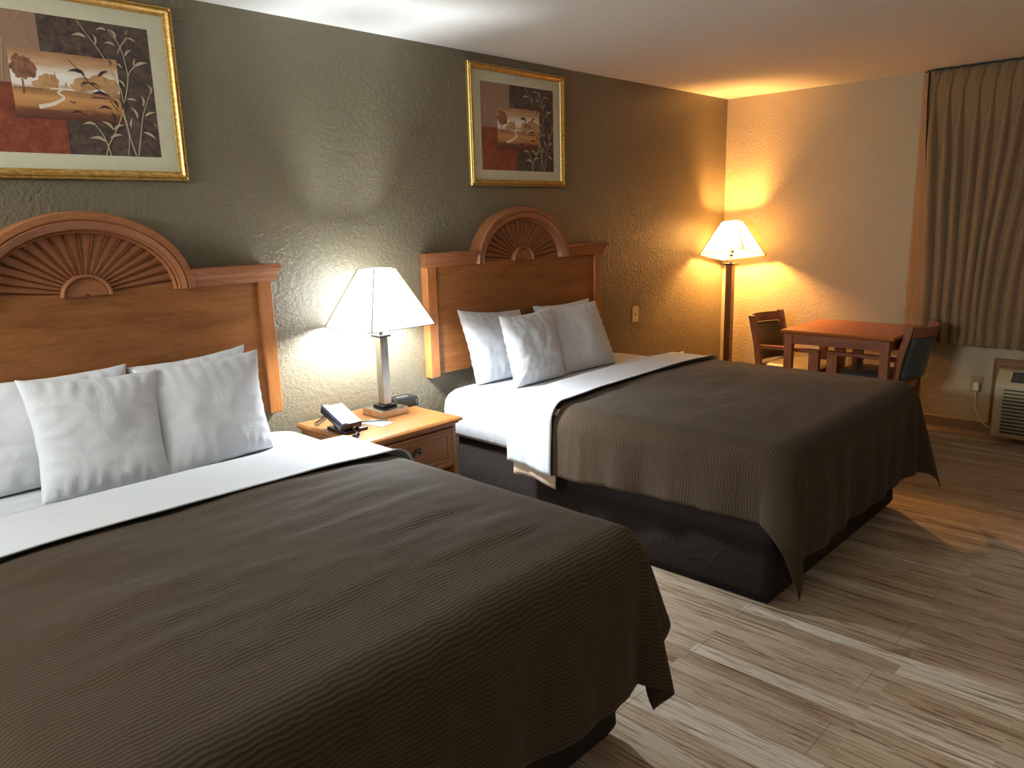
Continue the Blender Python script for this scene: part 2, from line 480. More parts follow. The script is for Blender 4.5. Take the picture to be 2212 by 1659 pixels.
# ------------------------------------------------------------------ headboards
def headboard(cx, label):
    zb, zc0, zc1 = 0.71, 1.315, 1.383
    t = thing('headboard', (cx, 0, zb), label, 'headboard', 0, 'matching headboards with sunburst arches')
    g = B(); box(g, cx-.695, cx+.695, -.040, -.004, zb+.012, 1.32, .002, 1); obj('panel', g, 'oak_panel', t)
    for s in (-1, 1):
        g = B(); x0, x1 = sorted((cx+s*.692, cx+s*.756)); box(g, x0, x1, -.056, -.002, zb, 1.318, .004)
        obj('stile', g, 'oak_post', t)
    # cap moulding: profile (depth, z) swept left and right of the arch
    prof = [(-.001, 1.308), (-.058, 1.308), (-.060, 1.318), (-.064, 1.322), (-.066, 1.338), (-.074, 1.352), (-.082, 1.356), (-.084, 1.364), (-.090, 1.367), (-.091, 1.383), (-.001, 1.383)]
    for s in (-1, 1):
        g = B(); a, c = sorted((cx+s*.790, cx+s*.372))
        # returns: profile pulled in at the outer end
        vs0, vs1 = [], []
        for (yy_, zz_) in prof:
            inset = (0.091 + yy_) * 0.42
            xo = cx + s*(.790 - inset); xi = cx + s*.372
            vs0.append(g.verts.new((xi, yy_-.001, zz_))); vs1.append(g.verts.new((xo, yy_-.001, zz_)))
        n = len(prof)
        g.faces.new(vs0); g.faces.new(list(reversed(vs1)))
        for i in range(n): g.faces.new([vs0[i], vs1[i], vs1[(i+1) % n], vs0[(i+1) % n]])
        bmesh.ops.recalc_face_normals(g, faces=list(g.faces))
        obj('cap_moulding', g, 'oak_carved', t)
    # arch band: elliptical moulding
    g = B(); zc = 1.308; N = 72
    rows = [(1.0, -.002, 0), (1.0, -.078, 0), (.985, -.086, 0), (.93, -.086, 0), (.915, -.080, 0), (.905, -.086, 0), (.86, -.074, 0), (.84, -.073, 0), (.825, -.060, 0), (.815, -.064, 0), (.80, -.048, 0), (.80, -.002, 0)]
    AO, BO, AI, BI = .402, .311, .326, .232
    rings = []
    for j in range(N+1):
        th = math.pi*j/N
        r_ = []
        for (f, d, _) in rows:
            q = (f-.80)/.20
            a_, b_ = AI+(AO-AI)*q, BI+(BO-BI)*q
            r_.append(g.verts.new((cx + a_*math.cos(th), d, zc + b_*math.sin(th))))
        rings.append(r_)
    for a, c in zip(rings, rings[1:]):
        for i in range(len(rows)-1): g.faces.new([a[i], a[i+1], c[i+1], c[i]])
    g.faces.new(rings[0]); g.faces.new(list(reversed(rings[-1])))
    bmesh.ops.recalc_face_normals(g, faces=list(g.faces))
    obj('arch_moulding', g, 'oak_carved', t)
    # sunburst fan: 20 tilted flutes, one carved panel
    g = B(); NR = 20; ri, ro = (.086, .076), (AI+.004, BI+.004)
    for j in range(NR):
        for sub in range(8):
            t0 = math.pi*(j+sub/8)/NR; t1 = math.pi*(j+(sub+1)/8)/NR
            def dep(q, k):   # sawtooth relief meeting in a V at the hub
                left = j >= NR/2
                s_ = q if not left else 1-q
                a_ = (.0085 if k else .0055)
                return -.032 - a_*(.35*(1-s_) + .65*math.sin(math.pi*min(max(q, 0), 1))**.6)
            q0, q1 = sub/8, (sub+1)/8
            P = lambda th, k, q: (cx + (ro if k else ri)[0]*math.cos(th), dep(q, k), zc + (ro if k else ri)[1]*math.sin(th))
            v = [g.verts.new(P(t0, 0, q0)), g.verts.new(P(t0, 1, q0)), g.verts.new(P(t1, 1, q1)), g.verts.new(P(t1, 0, q1))]
            g.faces.new(v)
        # step face between flutes
        th = math.pi*j/NR
        left = j >= NR/2
        def pp(k, d): return (cx + (ro if k else ri)[0]*math.cos(th), d, zc + (ro if k else ri)[1]*math.sin(th))
        if 0 < j:
            v = [g.verts.new(pp(0, -.030)), g.verts.new(pp(0, -.038)), g.verts.new(pp(1, -.046)), g.verts.new(pp(1, -.030))]
            g.faces.new(v)
    # backing
    pts = [(cx + ro[0]*math.cos(math.pi*j/40), zc + ro[1]*math.sin(math.pi*j/40)) for j in range(41)]
    prism(g, pts, 'y', -.028, -.002)
    bmesh.ops.recalc_face_normals(g, faces=[f for f in g.faces])
    obj('sunburst', g, 'oak_carved', t)
    # hub: half disc with a ring
    g = B()
    prof = [(1.0, -.030), (1.0, -.058), (.96, -.064), (.90, -.064), (.86, -.058), (.84, -.050), (.80, -.052), (.1, -.054)]
    rings = []
    for j in range(33):
        th = math.pi*j/32
        rings.append([g.verts.new((cx + .090*f*math.cos(th), d, zc + .080*f*math.sin(th))) for f, d in prof])
    for a, c in zip(rings, rings[1:]):
        for i in range(len(prof)-1): g.faces.new([a[i], a[i+1], c[i+1], c[i]])
    g.faces.new(rings[0]); g.faces.new(list(reversed(rings[-1])))
    bmesh.ops.remove_doubles(g, verts=list(g.verts), dist=1e-6)
    bmesh.ops.recalc_face_normals(g, faces=list(g.faces))
    obj('hub', g, 'oak_carved', t)
    return t
headboard(0.397, 'oak headboard with sunburst arch behind the nearer bed, left of the table lamp')
headboard(2.809, 'oak headboard with sunburst arch behind the far bed, between the two lit lamps')

# ------------------------------------------------------------------ beds
ZT = 0.660            # mattress top
def bed(bx0, bx1, label, seed):
    yh, yf = -.085, -2.03
    cx = (bx0+bx1)/2
    t = thing('bed', (cx, (yh+yf)/2, 0), label, 'bed', 0, 'pair of queen beds')
    # mattress with fitted sheet: rounded slab
    NX, NY = 64, 84
    def prof(u, half, r, bulge=0.0):      # u in -1..1 walks round the outline of a section
        pass
    def mat_pt(a, b_):
        # cube-sphere style: param a around section, b_ along
        return None
    g = B()
    hx, hy = (bx1-bx0)/2, (yh-yf)/2; cyy = (yh+yf)/2
    n = 56
    def ring(z, inset, rad):
        pts = []
        X, Y = hx-inset, hy-inset
        for k in range(4):
            sx, sy = ((1, 1), (-1, 1), (-1, -1), (1, -1))[k]
            for j in range(10):
                th = math.pi/2*(k + j/9)
                pts.append((cx + sx*(X-rad) + rad*math.cos(th), cyy + sy*(Y-rad) + rad*math.sin(th), z))
        return pts
    levels = [(.405, .05, .04), (.405, .012, .07), (.425, .0, .08), (.48, -.012, .09), (.54, -.016, .09), (.59, -.010, .09), (.62, .004, .09), (.640, .024, .09), (.652, .055, .10), (.660, .12, .12), (.662, .30, .12), (.663, .5, .12)]
    rings = [[g.verts.new(p) for p in ring(*l)] for l in levels]
    for a, c in zip(rings, rings[1:]):
        m = len(a)
        for i in range(m): g.faces.new([a[i], a[(i+1) % m], c[(i+1) % m], c[i]]).smooth = True
    g.faces.new(list(reversed(rings[0]))); g.faces.new(rings[-1])
    obj('mattress', g, 'sheet_white', t, local=False)
    # box base with skirt
    g = B()
    levels = [(.035, .045), (.05, .038), (.2, .045), (.38, .05), (.404, .052)]
    rings = []
    for (z, ins) in levels:
        pts = ring(z, ins, .05)
        rings.append([])
        for i, p in enumerate(pts):
            rings[-1].append(g.verts.new(p))
    for a, c in zip(rings, rings[1:]):
        m = len(a)
        for i in range(m): g.faces.new([a[i], a[(i+1) % m], c[(i+1) % m], c[i]]).smooth = True
    g.faces.new(list(reversed(rings[0]))); g.faces.new(rings[-1])
    obj('bed_skirt', g, 'skirt', t)
    g = B(); box(g, bx0+.07, bx1-.07, yf+.07, yh-.05, 0.0, .05); obj('bed_frame', g, 'near_black', t)
    return t
BED1 = (-.380, 1.150); BED2 = (2.083, 3.615)
bed(*BED1, 'nearer queen bed with black skirt, at the left of the nightstand', 1)
bed(*BED2, 'far queen bed with black skirt, between the nightstand and the corner lamp', 2)

def drape(name, bed, y_a, y_b, ov_l, ov_r, ov_f, lift, mat, label=None, cat=None, du=.018, dv=.018, seed=0.0,
          wr=0.006, streak=0.0, hemwave=0.012, cornerk=(.22, .22), thick=.005, skew=0.0, headroll=0.0, side_wave=0.012, hems=None, group=None, sunk=0.0):
    """cloth over the bed from y_a (head side) to y_b (foot side); ov_* hang over left, right and foot"""
    bx0, bx1 = bed; yf = -2.03; foot0 = ov_f > 0
    r = (.085 if foot0 else .055) + lift
    x0, x1 = bx0 - .016 - lift + r, bx1 + .016 + lift - r        # where bending starts
    W = x1 - x0
    foot = ov_f > 0
    yF = yf - .016 - lift + r if foot else y_b
    L = (y_a - yF)
    ul, ur = -(r*math.pi/2 - r + ov_l), W + (r*math.pi/2 - r + ov_r)
    vend = L + (r*math.pi/2 - r + ov_f if foot else 0)
    nu = int((ur-ul)/du); nv = int(vend/dv)
    zt = ZT + .004 + lift
    def edge(d):
        if d <= 0: return (d, 0.0)
        if d < r*math.pi/2: return (r*math.sin(d/r), r*(1-math.cos(d/r)))
        return (r, r + d - r*math.pi/2)
    def fn(a, b_):
        u = ul + (ur-ul)*a; v = vend*b_
        # hem irregularity
        if hems and ((u < 0) or (u > W)):
            s = (-u if u < 0 else u-W)
            full = (-ul if u < 0 else ur-W)
            k = s/full
            add = hems(v, u < 0) if callable(hems) else 0
            if u < 0: u = -(s + add*k)
            else: u = W + s + add*k
        da = -u if u < 0 else (u-W if u > W else 0.0)
        sx = -1 if u < 0 else 1
        db = max(0.0, v-L) if foot else 0.0
        uc = min(max(u, 0), W); vc = min(v, L) if foot else v
        x = x0 + uc; y = y_a - vc
        y += skew*(uc/W)
        wob = wr*(fbm(u*1.6+seed, v*2.2+seed, seed, 3)) + streak*(abs(fbm(u*1.3+seed*2, v*7.0, seed, 4)))
        inner = min(uc, W-uc, (L-v) if foot else 9)
        wob *= .15 + .85*smooth01(inner/.22)
        if headroll: wob += headroll*math.exp(-((vend-v)/.028)**2) if not foot else 0
        if da > 0 and db > 0:
            ro_ = math.hypot(da, db); th = math.atan2(db, da)
            h, dr = edge(ro_)
            kk = cornerk[0 if sx < 0 else 1]
            ext = max(0, ro_ - r)
            lobe = math.sin(2*th)
            fold = 1.0
            if isinstance(kk, tuple):
                kv = sum(st*math.exp(-((th-R(an))/R(wd))**2) for an, st, wd in kk)*min(1, th*5)*min(1, (math.pi/2-th)*5)
                h2 = h + kv*ext
                h2 += .0
                kv = min(kv, .6)
            else:
                kv = kk*max(0, lobe)**.8
                h2 = h + kv*ext
            dr2 = dr*(1 - 0.5*kv*kv) 
            return Vector((x + sx*h2*math.cos(th), y - h2*math.sin(th), zt - dr2 + wob))
        d = da if da > 0 else db
        if d <= 0:
            crown = .012*smooth01(inner/.35)
            zz = zt + crown + wob
            return Vector((x, y, zz))
        h, dr = edge(d)
        frac = min(1, dr/.35)
        along = v if da > 0 else u
        wave = side_wave*(math.sin(along*11+seed*3+2*nz(along*2, seed)) + .6*math.sin(along*27+seed*5)) + .006*nz(along*30, dr*6, seed)
        dr += hemwave*frac*fbm(along*3+seed, 3.3, seed, 2)
        # keep the cloth outside the bed
        wave = (wave + .5*side_wave + .008)*frac
        if da > 0: return Vector((x + sx*(h + wave), y, zt - dr + wob*(1-frac)**2))
        return Vector((x, y - (h + wave), zt - dr + wob*(1-frac)**2))
    def uvf(a, b_): return (ul + (ur-ul)*a, vend*b_)
    g = grid(nu, nv, fn, uvf)
    bmesh.ops.recalc_face_normals(g, faces=list(g.faces))
    if sum(f.normal.z for f in g.faces) < 0: bmesh.ops.reverse_faces(g, faces=list(g.faces))
    o = obj(name, g, mat, None)
    md = o.modifiers.new('solid', 'SOLIDIFY'); md.thickness = thick; md.offset = 1.0
    if label: tag(o, label, cat, group)
    return o

# far bed
drape('blanket', BED2, -.66, -.93, .365, .30, 0, .004, 'blanket_beige', 'beige blanket peeking out below the white sheet on the far bed', 'blanket', seed=3.1, side_wave=.006,
      hems=lambda v, left: .02*smooth01((v-.1)/.17))
drape('coverlet', BED2, -.875, -2.03, .325, .33, .46, .014, 'coverlet_brown', 'brown ribbed coverlet spread over the far bed beside the corner lamp', 'coverlet', seed=1.7,
      wr=.010, streak=.008, cornerk=(.22, .30), group='brown ribbed coverlets', hems=lambda v, left: -.03*smooth01(v/1.0) if left else 0)
drape('top_sheet', BED2, -.635, -.925, .31, .28, 0, .026, 'fold_white', 'white top sheet folded down in a band across the far bed', 'sheet', seed=5.2, wr=.004, side_wave=.008, headroll=.012, group='folded white top sheets',
      hems=lambda v, left: .03*smooth01(v/.29), skew=.03)
# near bed
drape('coverlet', BED1, -.875, -2.03, .30, .33, .46, .014, 'coverlet_brown', 'brown ribbed coverlet spread over the nearer bed in the foreground', 'coverlet', seed=8.4,
      wr=.012, streak=.014, cornerk=(.30, ((24, .34, 12), (66, .20, 12))), group='brown ribbed coverlets')
drape('top_sheet', BED1, -.535, -.90, .30, .29, 0, .026, 'fold_white', 'white top sheet folded down in a band across the nearer bed', 'sheet', seed=9.9, wr=.005, side_wave=.008, headroll=.012, group='folded white top sheets', skew=-.04)

# ------------------------------------------------------------------ pillows
def pillow(c, T, label, group, seed, ear=.10, sag=.0, crumple=.4):
    """c = corners TL, TR, BR, BL in the room; T = thickness"""
    TL, TR, BR, BL = [Vector(p) for p in c]
    ctr = (TL+TR+BR+BL)/4
    N = 44
    nrm = ((TR-TL)+(BR-BL)).cross((TL-BL)+(TR-BR)).normalized()
    if nrm.y > 0: nrm = -nrm
    g = B()
    def P(u, v, side):
        # u,v in -1..1 ; outline bowed in between the corners
        uu = u*(1 - ear*(1-v*v)*(0.6+.4*abs(u))); vv = v*(1 - ear*(.8 if v > 0 else .15)*(1-u*u)*(0.6+.4*abs(v)))
        uu += .010*nz(v*4+seed, u*2, seed)*abs(u); vv += .012*nz(u*4, v*2+seed, seed)*abs(v)
        a = (uu+1)/2; b_ = (vv+1)/2
        p = (BL*(1-a)+BR*a)*(1-b_) + (TL*(1-a)+TR*a)*b_
        e = max(0.0, (1-u*u))**.5*max(0.0, (1-v*v))**.5
        e = e**.75
        belly = 1.0 + .25*(-v)*(1 if sag else .5)
        d = T/2*e*belly
        edge_ = min(1-abs(u), 1-abs(v))
        k = math.exp(-edge_*5)
        # creases running in from the edges and across
        cr = .010*e*fbm(u*1.6+seed, v*1.2, seed, 2)
        cr += .011*k*e*math.sin((v if abs(u) > abs(v) else u)*27+seed*4+3*nz(u*3, v*3, seed))*min(1, e*2)
        rid = 1-abs(fbm(u*1.7+v*.8+seed, v*3.2-u*.7, seed+4, 3))*2.2
        cr += .014*crumple*max(0, rid-.35)*e
        return p + nrm*side*(d+cr*(1 if e > 0 else 0))
    F = [[None]*(N+1) for _ in range(N+1)]; K = [[None]*(N+1) for _ in range(N+1)]
    for i in range(N+1):
        for j in range(N+1):
            u = math.sin(math.pi/2*(2*i/N-1)); v = math.sin(math.pi/2*(2*j/N-1))
            F[i][j] = g.verts.new(P(u, v, 1))
            K[i][j] = F[i][j] if i in (0, N) or j in (0, N) else g.verts.new(P(u, v, -1))
    for i in range(N):
        for j in range(N):
            g.faces.new([F[i][j], F[i+1][j], F[i+1][j+1], F[i][j+1]]).smooth = True
            g.faces.new([K[i][j], K[i][j+1], K[i+1][j+1], K[i+1][j]]).smooth = True
    bmesh.ops.recalc_face_normals(g, faces=list(g.faces))
    low = min(v.co.z for v in g.verts)
    o = obj('pillow', g, 'pillow_white')
    tag(o, label, 'pillow', group)
    return o
G1 = 'white pillows on the nearer bed'; G2 = 'white pillows on the far bed'
# near bed: back row then front row
pillow([(-.10, -.10, 1.055), (.475, -.125, 1.045), (.49, -.20, .663), (-.12, -.20, .663)], .13, 'white back pillow on the nearer bed, cut off by the left edge of the photo', G1, 1.3)
pillow([(.475, -.115, 1.03), (.955, -.13, 1.055), (.93, -.22, .663), (.47, -.22, .663)], .13, 'white back pillow on the nearer bed, its corner peeking over the right front pillow', G1, 5.3)
pillow([(.44, -.275, 1.045), (.94, -.27, 1.05), (.905, -.40, .663), (.44, -.46, .663)], .15, 'white front pillow nearest the nightstand on the nearer bed', G1, 2.9)
pillow([(.055, -.33, 1.078), (.515, -.31, 1.04), (.465, -.46, .663), (.055, -.42, .668)], .15, 'white front pillow on the nearer bed, second from the nightstand', G1, 7.7)
# far bed
pillow([(2.175, -.145, 1.078), (2.68, -.13, 1.03), (2.68, -.24, .663), (2.235, -.22, .663)], .15, 'white pillow at the back of the far bed, closest to the bright table lamp', G2, 3.6)
pillow([(2.80, -.125, 1.035), (3.34, -.125, 1.035), (3.36, -.22, .663), (2.85, -.22, .663)], .12, 'white pillow hidden behind the right front pillow on the far bed, corner showing', G2, 6.1)
pillow([(2.72, -.25, 1.035), (3.24, -.25, 1.035), (3.20, -.44, .663), (2.735, -.42, .663)], .16, 'white front pillow farthest from the table lamp on the far bed', G2, 4.4)
pillow([(2.295, -.34, 1.045), (2.76, -.30, 1.05), (2.715, -.44, .663), (2.31, -.44, .663)], .15, 'crumpled white pillow in the middle of the three on the far bed', G2, 9.2, ear=.12, crumple=1.0)

# ------------------------------------------------------------------ nightstand
NX0, NX1, NYF, NYB, NZ = 1.228, 1.808, -.552, -.03, .63
def nightstand():
    cx = (NX0+NX1)/2
    t = thing('nightstand', (cx, -.29, 0), 'wooden nightstand with one drawer between the two beds', 'nightstand')
    g = B()
    # moulded top: stacked slab with ogee edge
    prof = [(0.012, .600), (0.012, .606), (0.0, .612), (-.004, .620), (0.004, .627), (0.010, NZ)]
    rings = []
    for ins, z in prof:
        rings.append([g.verts.new(p) for p in [(NX0+ins, NYF+ins, z), (NX1-ins, NYF+ins, z), (NX1-ins, NYB, z), (NX0+ins, NYB, z)]])
    for a, c in zip(rings, rings[1:]):
        for i in range(4): g.faces.new([a[i], a[(i+1) % 4], c[(i+1) % 4], c[i]])
    g.faces.new(list(reversed(rings[0]))); g.faces.new(rings[-1])
    obj('top', g, 'stand_wood', t)
    xa, xb, yf, yb = NX0+.022, NX1-.022, NYF+.022, NYB-.0
    for (p, q) in ((xa, xa+.020), (xb-.020, xb)):
        g = B(); box(g, p, q, yf, yb, 0.0, .600, .002); obj('side_panel', g, 'stand_wood', t)
    g = B(); box(g, xa+.02, xb-.02, yb-.012, yb-.002, .05, .600); obj('back_panel', g, 'stand_wood', t)
    g = B(); box(g, xa+.02, xb-.02, yf+.01, yb-.012, .385, .400); obj('shelf', g, 'stand_wood', t)
    g = B(); box(g, xa+.02, xb-.02, yf+.005, yb-.012, .06, .085); obj('shelf', g, 'stand_wood', t)
    g = B(); box(g, xa+.02, xb-.02, yf+.015, yf+.03, .0, .06); obj('kick_board', g, 'stand_wood', t)
    g = B(); box(g, xa+.02, xb-.02, yf+.002, yf+.02, .586, .600); obj('rail', g, 'stand_front', t)
    # drawer
    dx0, dx1, dz0, dz1 = xa+.024, xb-.024, .404, .582
    g = B(); y = yf-.004
    box(g, dx0, dx1, y, y+.018, dz0, dz1, .002)
    dr = obj('drawer', g, 'stand_front', t)
    # carved border
    g = B()
    def frame(o_, i_, yo, yi):
        a = [(dx0+o_, dz0+o_), (dx1-o_, dz0+o_), (dx1-o_, dz1-o_), (dx0+o_, dz1-o_)]
        c = [(dx0+i_, dz0+i_), (dx1-i_, dz0+i_), (dx1-i_, dz1-i_), (dx0+i_, dz1-i_)]
        va = [g.verts.new((p[0], yo, p[1])) for p in a]; vc = [g.verts.new((p[0], yi, p[1])) for p in c]
        for i in range(4): g.faces.new([va[i], va[(i+1) % 4], vc[(i+1) % 4], vc[i]])
    seq = [(.0, y), (.0, y-.008), (.005, y-.010), (.009, y-.006), (.024, y-.006), (.027, y-.009), (.031, y-.008), (.034, y-.0005)]
    for (o_, yo), (i_, yi) in zip(seq, seq[1:]): frame(o_, i_, yo, yi)
    # beads of the carving
    def bead(px, pz, r=.0042):
        bmesh.ops.create_icosphere(g, subdivisions=1, radius=r, matrix=Matrix.Translation((px, y-.0065, pz)) @ Matrix.Diagonal((1.15, .5, 1, 1)))
    n = int((dx1-dx0-.04)/.011)
    for i in range(n+1):
        px = dx0+.0165 + (dx1-dx0-.033)*i/n
        for pz in (dz0+.0165, dz1-.0165): bead(px, pz + .0016*(-1)**i)
    n = int((dz1-dz0-.05)/.011)
    for i in range(n+1):
        pz = dz0+.024 + (dz1-dz0-.048)*i/n
        for px in (dx0+.0165, dx1-.0165): bead(px + .0016*(-1)**i, pz)
    bmesh.ops.recalc_face_normals(g, faces=list(g.faces))
    obj('carved_border', g, 'stand_front', dr)
    # wavy iron pull
    g = B(); hx = 1.492; hz = .512
    pts, rr = [], []
    for i in range(25):
        s = i/24; x = hx-.052+.104*s
        pts.append((x, y-.020-.008*math.sin(math.pi*s), hz + .011*math.sin(2*math.pi*(s-.5))*1.0 + .010*(s-.5)))
        rr.append(.0055+.0035*math.sin(math.pi*s)+.002*abs(s-.5))
    tube(g, pts, rr, 10)
    for s_ in (-1, 1):
        px, pz = hx+s_*.052, hz+s_*.005
        bmesh.ops.create_uvsphere(g, u_segments=14, v_segments=8, radius=.013, matrix=Matrix.Translation((px, y-.014, pz)) @ Matrix.Diagonal((1, .6, 1.15, 1)))
        tube(g, [(px, y+.002, pz), (px, y-.014, pz)], .007, 10)
    for f in g.faces: f.smooth = True
    obj('handle', g, 'iron', dr)
nightstand()

# ------------------------------------------------------------------ lamps
def shade_mesh(ab, at, zb, zt, M4):
    g = B(); r_ = []
    n = 10
    for k in range(n+1):
        q = k/n; a = ab+(at-ab)*q; z = zb+(zt-zb)*q
        r_.append([g.verts.new(M4 @ Vector(p)) for p in [(-a, -a, z), (a, -a, z), (a, a, z), (-a, a, z)]])
    for a, c in zip(r_, r_[1:]):
        for i in range(4): g.faces.new([a[i], a[(i+1) % 4], c[(i+1) % 4], c[i]])
    return g
def shade_trim(ab, at, zb, zt, M4):
    g = B()
    for (a, z) in ((ab, zb), (at, zt)):
        p = [M4 @ Vector(q) for q in [(-a, -a, z), (a, -a, z), (a, a, z), (-a, a, z)]]
        for i in range(4): tube(g, [p[i], p[(i+1) % 4]], .0020, 6)
    for sx, sy in ((-1, -1), (1, -1), (1, 1), (-1, 1)):
        tube(g, [M4 @ Vector((sx*ab, sy*ab, zb)), M4 @ Vector((sx*at, sy*at, zt))], .0028, 6)
    return g
def bulb_mesh(p0, p1, r):
    g = B(); a, c = Vector(p0), Vector(p1)
    pts = [a.lerp(c, q) for q in (0, .04, .15, .5, .85, .96, 1)]
    tube(g, pts, [r*.3, r*.7, r, r, r, r*.7, r*.3], 12)
    return g

LX, LY = 1.612, -.215
t = thing('table_lamp', (LX, LY, NZ), 'lit square brushed-metal lamp with white pyramid shade on the nightstand', 'lamp')
g = B(); box(g, LX-.079, LX+.079, LY-.079, LY+.079, NZ, NZ+.034, .0015); base = obj('base', g, 'brushed_steel', t)
for k, (sx, sy) in enumerate([(-.032, -.060), (.012, -.060), (.052, -.060)]):
    g = B(); box(g, LX+sx-.014, LX+sx+.014, LY+sy-.009, LY+sy+.009, NZ+.034, NZ+.0352, .0004); obj('socket', g, 'black_plastic', base)
g = B(); box(g, LX-.044, LX+.044, LY-.040, LY+.040, NZ+.034, NZ+.050, .003); obj('collar', g, 'black_metal', t)
g = B(); box(g, LX-.022, LX+.022, LY-.022, LY+.022, NZ+.050, 1.012, .0015); obj('pole', g, 'brushed_steel', t)
g = B(); box(g, LX-.034, LX+.034, LY-.034, LY+.034, 1.012, 1.022, .001); obj('cap_plate', g, 'black_metal', t)
g = B(); tube(g, [(LX, LY, 1.022), (LX, LY, 1.082)], .009, 12); tube(g, [(LX, LY, 1.055), (LX, LY, 1.085)], .016, 14); obj('bulb_holder', g, 'chrome', t)
g = bulb_mesh((LX, LY, 1.086), (LX, LY, 1.225), .022); obj('bulb', g, 'bulb_cool', t, True)
I4 = Matrix.Translation((LX, LY, 0))
sh = obj('lamp_shade', shade_mesh(.184, .060, 1.067, 1.337, I4), 'shade_white', t)
obj('shade_piping', shade_trim(.1875, .0635, 1.0665, 1.3375, I4), 'shade_trim', sh)
g = B()
for a in (0, math.pi/2, math.pi, 3*math.pi/2): tube(g, [(LX, LY, 1.30), (LX+.068*math.cos(a), LY+.068*math.sin(a), 1.322)], .0014, 6)
tube(g, [(LX+.022, LY, 1.082), (LX+.045, LY, 1.14), (LX+.04, LY, 1.25), (LX, LY, 1.30)], .0013, 6)
tube(g, [(LX-.022, LY, 1.082), (LX-.045, LY, 1.14), (LX-.04, LY, 1.25), (LX, LY, 1.30)], .0013, 6)
obj('harp', g, 'chrome', sh)

FX, FY = 5.03, -.225
t = thing('floor_lamp', (FX, FY, 0), 'lit tall floor lamp with tilted cream shade in the corner of the room', 'lamp')
g = B(); box(g, FX-.13, FX+.13, FY-.13, FY+.13, 0, .028, .002); obj('base', g, 'bronze', t)
g = B(); box(g, FX-.026, FX+.026, FY-.026, FY+.026, .028, 1.150, .0015); obj('pole', g, 'bronze', t)
g = B(); box(g, FX-.043, FX+.043, FY-.043, FY+.043, 1.150, 1.160, .001); obj('cap_plate', g, 'black_metal', t)
g = B(); tube(g, [(FX, FY, 1.16), (FX+.003, FY, 1.215)], .013, 14); obj('tube', g, 'white_tube', t)
g = B(); tube(g, [(FX+.003, FY, 1.215), (FX+.010, FY-.003, 1.24)], .015, 14); tube(g, [(FX+.010, FY-.003, 1.24), (FX+.016, FY-.006, 1.268)], .013, 12, mat=1); obj('bulb_holder', g, ['chrome', 'black_plastic'], t)
# shade tilted about its ring
tx, ty = -.127, .175
axis = Vector((tx, ty, 0)).normalized(); ang = math.hypot(tx, ty)
S4 = Matrix.Translation((5.064, -.222, 1.222)) @ Matrix.Rotation(ang, 4, axis)
g = B(); tube(g, [(FX+.016, FY-.006, 1.268), S4 @ Vector((0, 0, .095))], .012, 12); obj('bulb_neck', g, 'white_tube', t)
g = bulb_mesh(S4 @ Vector((0, 0, .095)), S4 @ Vector((0, 0, .20)), .026); obj('bulb', g, 'bulb_warm', t, True)
sh = obj('lamp_shade', shade_mesh(.186, .061, 0, .263, S4), 'shade_cream', t)
obj('shade_piping', shade_trim(.1890, .0640, -.0005, .2635, S4), 'shade_trim', sh)

# ------------------------------------------------------------------ things on the nightstand
# telephone
t = thing('telephone', (1.33, -.29, NZ), 'black desk telephone with coiled cord on the nightstand', 'telephone')
g = B(); box(g, 1.262, 1.385, -.385, -.235, NZ, NZ+.014, .004)
prism(g, [(-.37, NZ+.012), (-.26, NZ+.012), (-.25, NZ+.055), (-.30, NZ+.052), (-.345, NZ+.034)], 'x', 1.285, 1.362)
obj('stand', g, 'black_plastic', t)
# sloping body: from rear/high to front/low
BL0 = Vector((1.300, -.300, NZ+.062))
slope = math.atan2(.062, .165)
MB = Matrix.Translation(BL0) @ Matrix.Rotation(R(-2), 4, 'Z') @ Matrix.Rotation(slope, 4, 'X')
g = B(); box(g, -.056, .056, -.088, .088, -.016, .014, .006, 3, MB); body = obj('body', g, 'black_plastic', t)
g = B(); box(g, -.056, -.020, -.090, .090, .010, .024, .006, 3, MB); hs = obj('handset', g, 'grey_plastic', t)
g = B(); box(g, -.017, .053, -.084, .084, .014, .0152, .0004, 1, MB); obj('face_plate', g, 'label_white', body)
g = B()
for r_ in range(5):
    for c_ in range(3):
        box(g, -.008+c_*.020, .006+c_*.020, -.072+r_*.016, -.066+r_*.016, .0150, .0162, 0, 1, MB)
obj('keypad', g, 'print_ink', body)
g = B(); tube(g, [MB @ Vector((.012, -.088, -.004)), MB @ Vector((.012, -.096, -.004))], .004, 8); obj('button', g, 'chrome', body)
# coiled cord
def coil(g, P0, P1, sagz, turns, r, n=14):
    P0, P1 = Vector(P0), Vector(P1); N = turns*n; pts = []
    d = (P1-P0).normalized(); s = d.cross(Vector((0, 0, 1))).normalized(); u = s.cross(d)
    for i in range(N+1):
        q = i/N; c = P0.lerp(P1, q) + Vector((0, 0, -sagz*4*q*(1-q)))
        th = 2*math.pi*i/n
        pts.append(c + (s*math.cos(th) + u*math.sin(th))*r)
    tube(g, pts, .0021, 6)
g = B(); coil(g, MB @ Vector((-.040, .050, -.010)), (1.248, -.165, NZ+.014), .004, 7, .009)
obj('cord', g, 'black_plastic', t, smooth=True)
g = B(); tube(g, [MB @ Vector((.0, -.088, -.008)), (1.292, -.425, NZ+.014), (1.276, -.455, NZ+.0125)], .002, 8)
coil(g, (1.276, -.455, NZ+.0125), (1.236, -.488, NZ+.0125), 0, 5, .010)
obj('cord', g, 'black_plastic', t, smooth=True)

